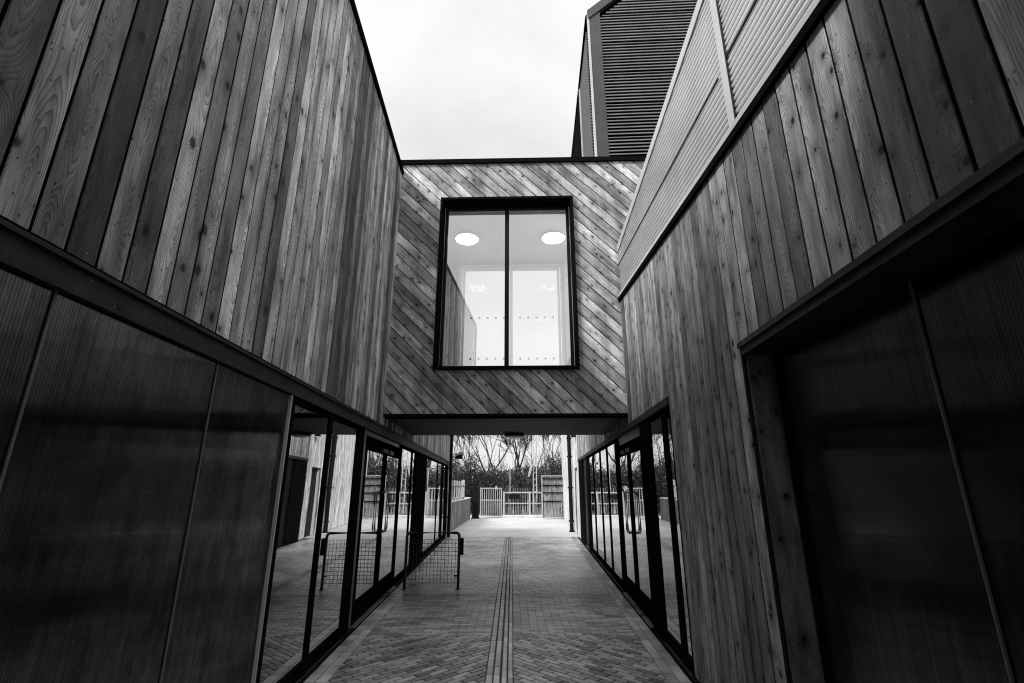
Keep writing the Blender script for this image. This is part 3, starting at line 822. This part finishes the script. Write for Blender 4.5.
# wall lamp on left building corner
FL = empty('wall_floodlight', (-2.05, 18.5, 2.6), 'small floodlight with pale top on an arm beside the left downpipe', 'floodlight')
mb = MB(); mb.hexa([Vector(p) for p in ((-2.12,18.4,2.60),(-1.86,18.4,2.60),(-1.86,18.62,2.60),(-2.12,18.62,2.60),(-2.10,18.42,2.70),(-1.84,18.42,2.76),(-1.84,18.6,2.76),(-2.10,18.6,2.70))]); mb.build('housing', M['black'], FL)
mb = MB(); mb.hexa([Vector(p) for p in ((-2.13,18.38,2.705),(-1.82,18.38,2.765),(-1.82,18.64,2.765),(-2.13,18.64,2.705),(-2.13,18.38,2.77),(-1.84,18.38,2.86),(-1.84,18.64,2.86),(-2.13,18.64,2.77))]); mb.build('hood', M['whitepaint'], FL)
mb = MB(); mb.tube([(-2.27,18.5,2.66),(-2.1,18.5,2.66)], .02, 6); mb.build('arm', M['black'], FL)
WS = empty('wall_lamp', (2.3, 17.2, 3), 'small dark lamp high on the pale boarded wall', 'wall lamp')
mb = MB(); mb.box(-.16, -.001, 16.95, 17.15, 3.25, 3.38, RW); mb.build('housing', M['black'], WS)
mb = MB(); mb.box(-.15, -.01, 16.96, 17.14, 3.22, 3.248, RW); mb.build('lens', M['lamp_off'], WS)
mb = MB(); mb.box(-.012, -.001, 16.9, 17.14, 2.65, 2.85, RW); tag(mb.build('wall_plate', M['cover']), 'small square pale plate beneath the lamp on the pale wall', 'plate')

# =================================================================== TREES
def grow(mb, p, d, ln, r, depth, rng, up=.15, spread=.5, minr=.006):
    n = 3; pts = [p]; rad = [r]
    q = Vector(p); dd = Vector(d)
    for i in range(n):
        dd = (dd + Vector((rng.uniform(-1,1), rng.uniform(-1,1), rng.uniform(-.6,1)))*.13 + Vector((0,0,up*.2))).normalized()
        q = q + dd*(ln/n); pts.append(q.copy()); rad.append(max(minr, r*(1-.35*(i+1)/n)))
    mb.tube(pts, rad, 6 if depth > 4 else (4 if depth > 2 else 3), caps=False)
    if depth == 0: return
    k = rng.choice((2,3,3)) if depth > 1 else 3
    for j in range(k):
        a = rng.uniform(0, 2*PI); s = spread*rng.uniform(.5, 1.3)
        ref = Vector((0,0,1)) if abs(dd.z) < .9 else Vector((1,0,0))
        e1 = dd.cross(ref).normalized(); e2 = dd.cross(e1)
        nd = (dd + (e1*math.cos(a)+e2*math.sin(a))*math.tan(min(s,1.2)) + Vector((0,0,up))).normalized()
        base = pts[-1] if j < 2 else pts[rng.choice((1,2))]
        grow(mb, base, nd, ln*rng.uniform(.62,.86), max(minr, rad[-1]*rng.uniform(.6,.85)), depth-1, rng, up, spread, minr)

def bare_tree(x, y, h, r, seed, label, depth=6, fork=False):
    rng = random.Random(seed)
    T = empty('bare_tree', (x,y,-.05), label, 'tree', 'bare trees behind the yard')
    mb = MB(); th = h*.28
    top = Vector((x+rng.uniform(-.3,.3), y, th))
    mb.tube([(x,y,-.1),(x+rng.uniform(-.08,.08),y,th*.5),top], [r*1.25,r,r*.82], 8); mb.build('trunk', M['bark'], T, True)
    mb = MB()
    for k in range(3 if not fork else 2):
        a = rng.uniform(0,2*PI) if not fork else (0.1 if k else PI)
        s = .42 if k else .12
        if fork: s = .45 if k == 0 else .55
        d = Vector((math.sin(s)*math.cos(a), math.sin(s)*math.sin(a)*.6, math.cos(s)))
        grow(mb, top, d, h*.21, r*.55, depth, rng, .10, .46, .009)
    mb.build('crown', M['twig'], T)

trees = [(-1.3,36,9.5,.12,11,'tall bare tree with a forked trunk just right of the white gate',True),
         (.6,39,10.5,.13,12,'bare tree with twin upright limbs above the middle of the white fence',False),
         (-3.2,40,9,.10,13,'bare tree left of the forked one above the railing',False),
         (-6.0,42,10,.12,14,'bare tree seen in gaps left of the picket railing',False),
         (-10,38,9,.12,15,'bare tree far left, hidden by the left building and mirrored in the glass',False),
         (-15,36,10,.13,16,'outermost bare tree on the left, mirrored in the right doors',False),
         (5.5,42,9,.12,17,'bare tree behind the timber gate at right',False),
         (2.2,44,8.5,.09,18,'slender bare tree behind the lighting mast',False),
         (.1,37,9,.09,20,'thin bare tree directly behind the slim short pole',False),
         (3.4,38,7.5,.09,21,'low bare tree between the mast and the timber gate',False),
         (-2.2,38,8.5,.09,22,'thin bare tree over the black gate post',False),
         (-4.4,37,8,.09,23,'bare tree over the end of the picket railing',False),
         (-8,30,8,.1,19,'bare tree nearest the low wall on its left side',False)]
for t in trees: bare_tree(t[0], t[1], t[2], t[3], t[4], t[5], 7, t[6])

def shrub(x, y, w, h, seed, label, n=7500, leafy=True):
    rng = random.Random(seed)
    T = empty('shrub', (x,y,0), label, 'shrub', 'tangled shrubs behind the yard')
    st = MB()
    for k in range(38):
        a = rng.uniform(0,2*PI); rr = w*.5*math.sqrt(rng.random()); L = h*rng.uniform(.65,1.18)
        bx, by = x+rr*math.cos(a)*.7, y+rr*math.sin(a)*.5
        p1 = Vector((bx, by, 0)); p2 = Vector((bx+rng.uniform(-.3,.3)*w*.3, by+rng.uniform(-.3,.3), L*.55)); p3 = p2 + Vector((rng.uniform(-.35,.35), rng.uniform(-.3,.3), L*.45))
        st.tube([p1,p2,p3], [.03,.018,.006], 3, caps=False)
        for j in range(7):
            b = p2.lerp(p3, rng.random()); e = b + Vector((rng.uniform(-.5,.5), rng.uniform(-.4,.4), rng.uniform(.0,.6)))
            st.tube([b,e], [.009,.004], 3, caps=False)
    st.build('stems', M['twig'], T)
    lf = MB()
    for k in range(n):
        a = rng.uniform(0,2*PI); u = rng.uniform(-1,1); q = math.sqrt(1-u*u); rr = rng.random()**.4
        X = math.cos(a)*q*rr*w*.55; Y = math.sin(a)*q*rr*.9; Z = h*.46 + u*rr*h*.5
        Z *= 1 + .25*mnoise.noise(Vector((x+X*1.6, seed, 0)))
        if mnoise.noise(Vector((X*1.3+seed, Z*1.3, Y))) < -.42: continue
        c = Vector((x+X, y+Y, max(.05,Z))); s = rng.uniform(.03,.085)
        d1 = Vector((rng.uniform(-1,1), rng.uniform(-1,1), rng.uniform(-1,1))).normalized()*s
        d2 = Vector((rng.uniform(-1,1), rng.uniform(-1,1), rng.uniform(-1,1))).normalized()*s
        lf.face([c-d1, c-d2*.6, c+d1, c+d2*.6], rng.random())
    lf.build('foliage', M['leaf'], T)
sh = [(-2.9,33.5,2.6,3.7,'tall dark shrub behind the black gate post'), (-1.3,34.2,2.4,3.1,'dark shrub behind the white gate'), (.0,33.9,2.2,2.9,'shrub behind the left part of the white fence'),
      (1.3,35.2,2.4,3.2,'shrub behind the mast'), (2.9,34.6,2.6,3.9,'broad shrub above the timber gate'), (4.4,34.0,2.4,3.8,'shrub at the right end beside the pale wall'),
      (-4.8,34.5,3.0,4.0,'shrub left of the tall dark one above the railing'), (-7.6,33.5,3.4,3.6,'shrub well left behind the railing, mirrored in the right glass'), (-10.8,33,3.4,3.4,'wide shrub mirrored near the right edge of the glass'),
      (-14,32,3.6,3.8,'outermost shrub on the left, mirrored in the glass'), (-6,29.5,2.6,2.6,'shrub close behind the low wall')]
for i, (x,y,w,h,l) in enumerate(sh): shrub(x, y, w, h, 40+i, l)
# far belt of woodland
mb = MB(); rng = random.Random(99)
for k in range(14000):
    x = rng.uniform(-45, 40); y = rng.uniform(46, 56); top = 3.3 + 1.6*mnoise.noise(Vector((x*.16, 3, 0))) + .7*mnoise.noise(Vector((x*.8, 7, 0)))
    z = top*rng.random()**.8; s = rng.uniform(.10,.28); c = Vector((x,y,z))
    d1 = Vector((rng.uniform(-1,1), rng.uniform(-1,1), rng.uniform(-1,1))).normalized()*s; d2 = Vector((rng.uniform(-1,1), rng.uniform(-1,1), rng.uniform(-1,1))).normalized()*s
    mb.face([c-d1, c-d2*.5, c+d1, c+d2*.5], rng.random())
tag(mb.build('woodland', M['leaf']), 'low dark belt of far woodland behind the trees', 'woodland', kind='stuff')

# =================================================================== WORLD, SUN, CAMERA
SUN_EL, SUN_AZ = R(42), R(-122)      # azimuth from +Y towards +X
w = bpy.data.worlds.new('World'); scene.world = w; w.use_nodes = True
nt = w.node_tree; N = nt.nodes; Lk = nt.links
bg = N['Background']; bg.inputs['Strength'].default_value = .1
sky = N.new('ShaderNodeTexSky'); sky.sky_type = 'NISHITA'; sky.sun_disc = False
sky.sun_elevation = SUN_EL; sky.sun_rotation = SUN_AZ; sky.air_density = 1; sky.dust_density = 3
bw = N.new('ShaderNodeRGBToBW'); Lk.new(sky.outputs[0], bw.inputs[0])
tc = N.new('ShaderNodeTexCoord')
mp = N.new('ShaderNodeMapping'); mp.inputs['Scale'].default_value = (1, 1, 2.2); Lk.new(tc.outputs['Generated'], mp.inputs[0])
nz = N.new('ShaderNodeTexNoise'); nz.inputs['Scale'].default_value = 2.6; nz.inputs['Detail'].default_value = 5; nz.inputs['Roughness'].default_value = .5; Lk.new(mp.outputs[0], nz.inputs['Vector'])
mr = N.new('ShaderNodeMapRange'); mr.inputs['From Min'].default_value = .3; mr.inputs['From Max'].default_value = .65; mr.inputs['To Min'].default_value = 6.4; mr.inputs['To Max'].default_value = 8.3
Lk.new(nz.outputs['Fac'], mr.inputs['Value'])
mx = N.new('ShaderNodeMix'); mx.data_type = 'FLOAT'; mx.inputs[0].default_value = .88
Lk.new(bw.outputs[0], mx.inputs[2]); Lk.new(mr.outputs[0], mx.inputs[3])
sx = N.new('ShaderNodeSeparateXYZ'); Lk.new(tc.outputs['Generated'], sx.inputs[0])
ze = N.new('ShaderNodeMapRange'); ze.inputs['From Min'].default_value = .8; ze.inputs['From Max'].default_value = 1.0; ze.inputs['To Min'].default_value = 1.0; ze.inputs['To Max'].default_value = 6.0
Lk.new(sx.outputs[2], ze.inputs['Value'])
mz = N.new('ShaderNodeMath'); mz.operation = 'MULTIPLY'; Lk.new(mx.outputs[0], mz.inputs[0]); Lk.new(ze.outputs[0], mz.inputs[1])
Lk.new(mz.outputs[0], bg.inputs['Color'])
sl = bpy.data.lights.new('sun', 'SUN'); sl.energy = 4.5; sl.angle = R(16); sl.color = (1, .995, .99)
so = bpy.data.objects.new('sun', sl); col.objects.link(so)
dirv = Vector((math.sin(SUN_AZ)*math.cos(SUN_EL), math.cos(SUN_AZ)*math.cos(SUN_EL), math.sin(SUN_EL)))
so.rotation_euler = dirv.to_track_quat('Z', 'Y').to_euler(); so.location = (0, 0, 30)

cd = bpy.data.cameras.new('camera'); co = bpy.data.objects.new('camera', cd); col.objects.link(co)
cd.sensor_width = 36; cd.lens = 484/1024*36; cd.clip_start = .05; cd.clip_end = 2000
co.location = (0, 0, 1.6); co.rotation_euler = (R(90+16.73), 0, 0)
scene.camera = co
scene.view_settings.view_transform = 'Standard'; scene.view_settings.look = 'None'
scene.view_settings.exposure = .4; scene.view_settings.gamma = 1
scene.render.engine = 'CYCLES'
scene.cycles.filter_width = 1.1
scene.cycles.max_bounces = 8; scene.cycles.transparent_max_bounces = 12
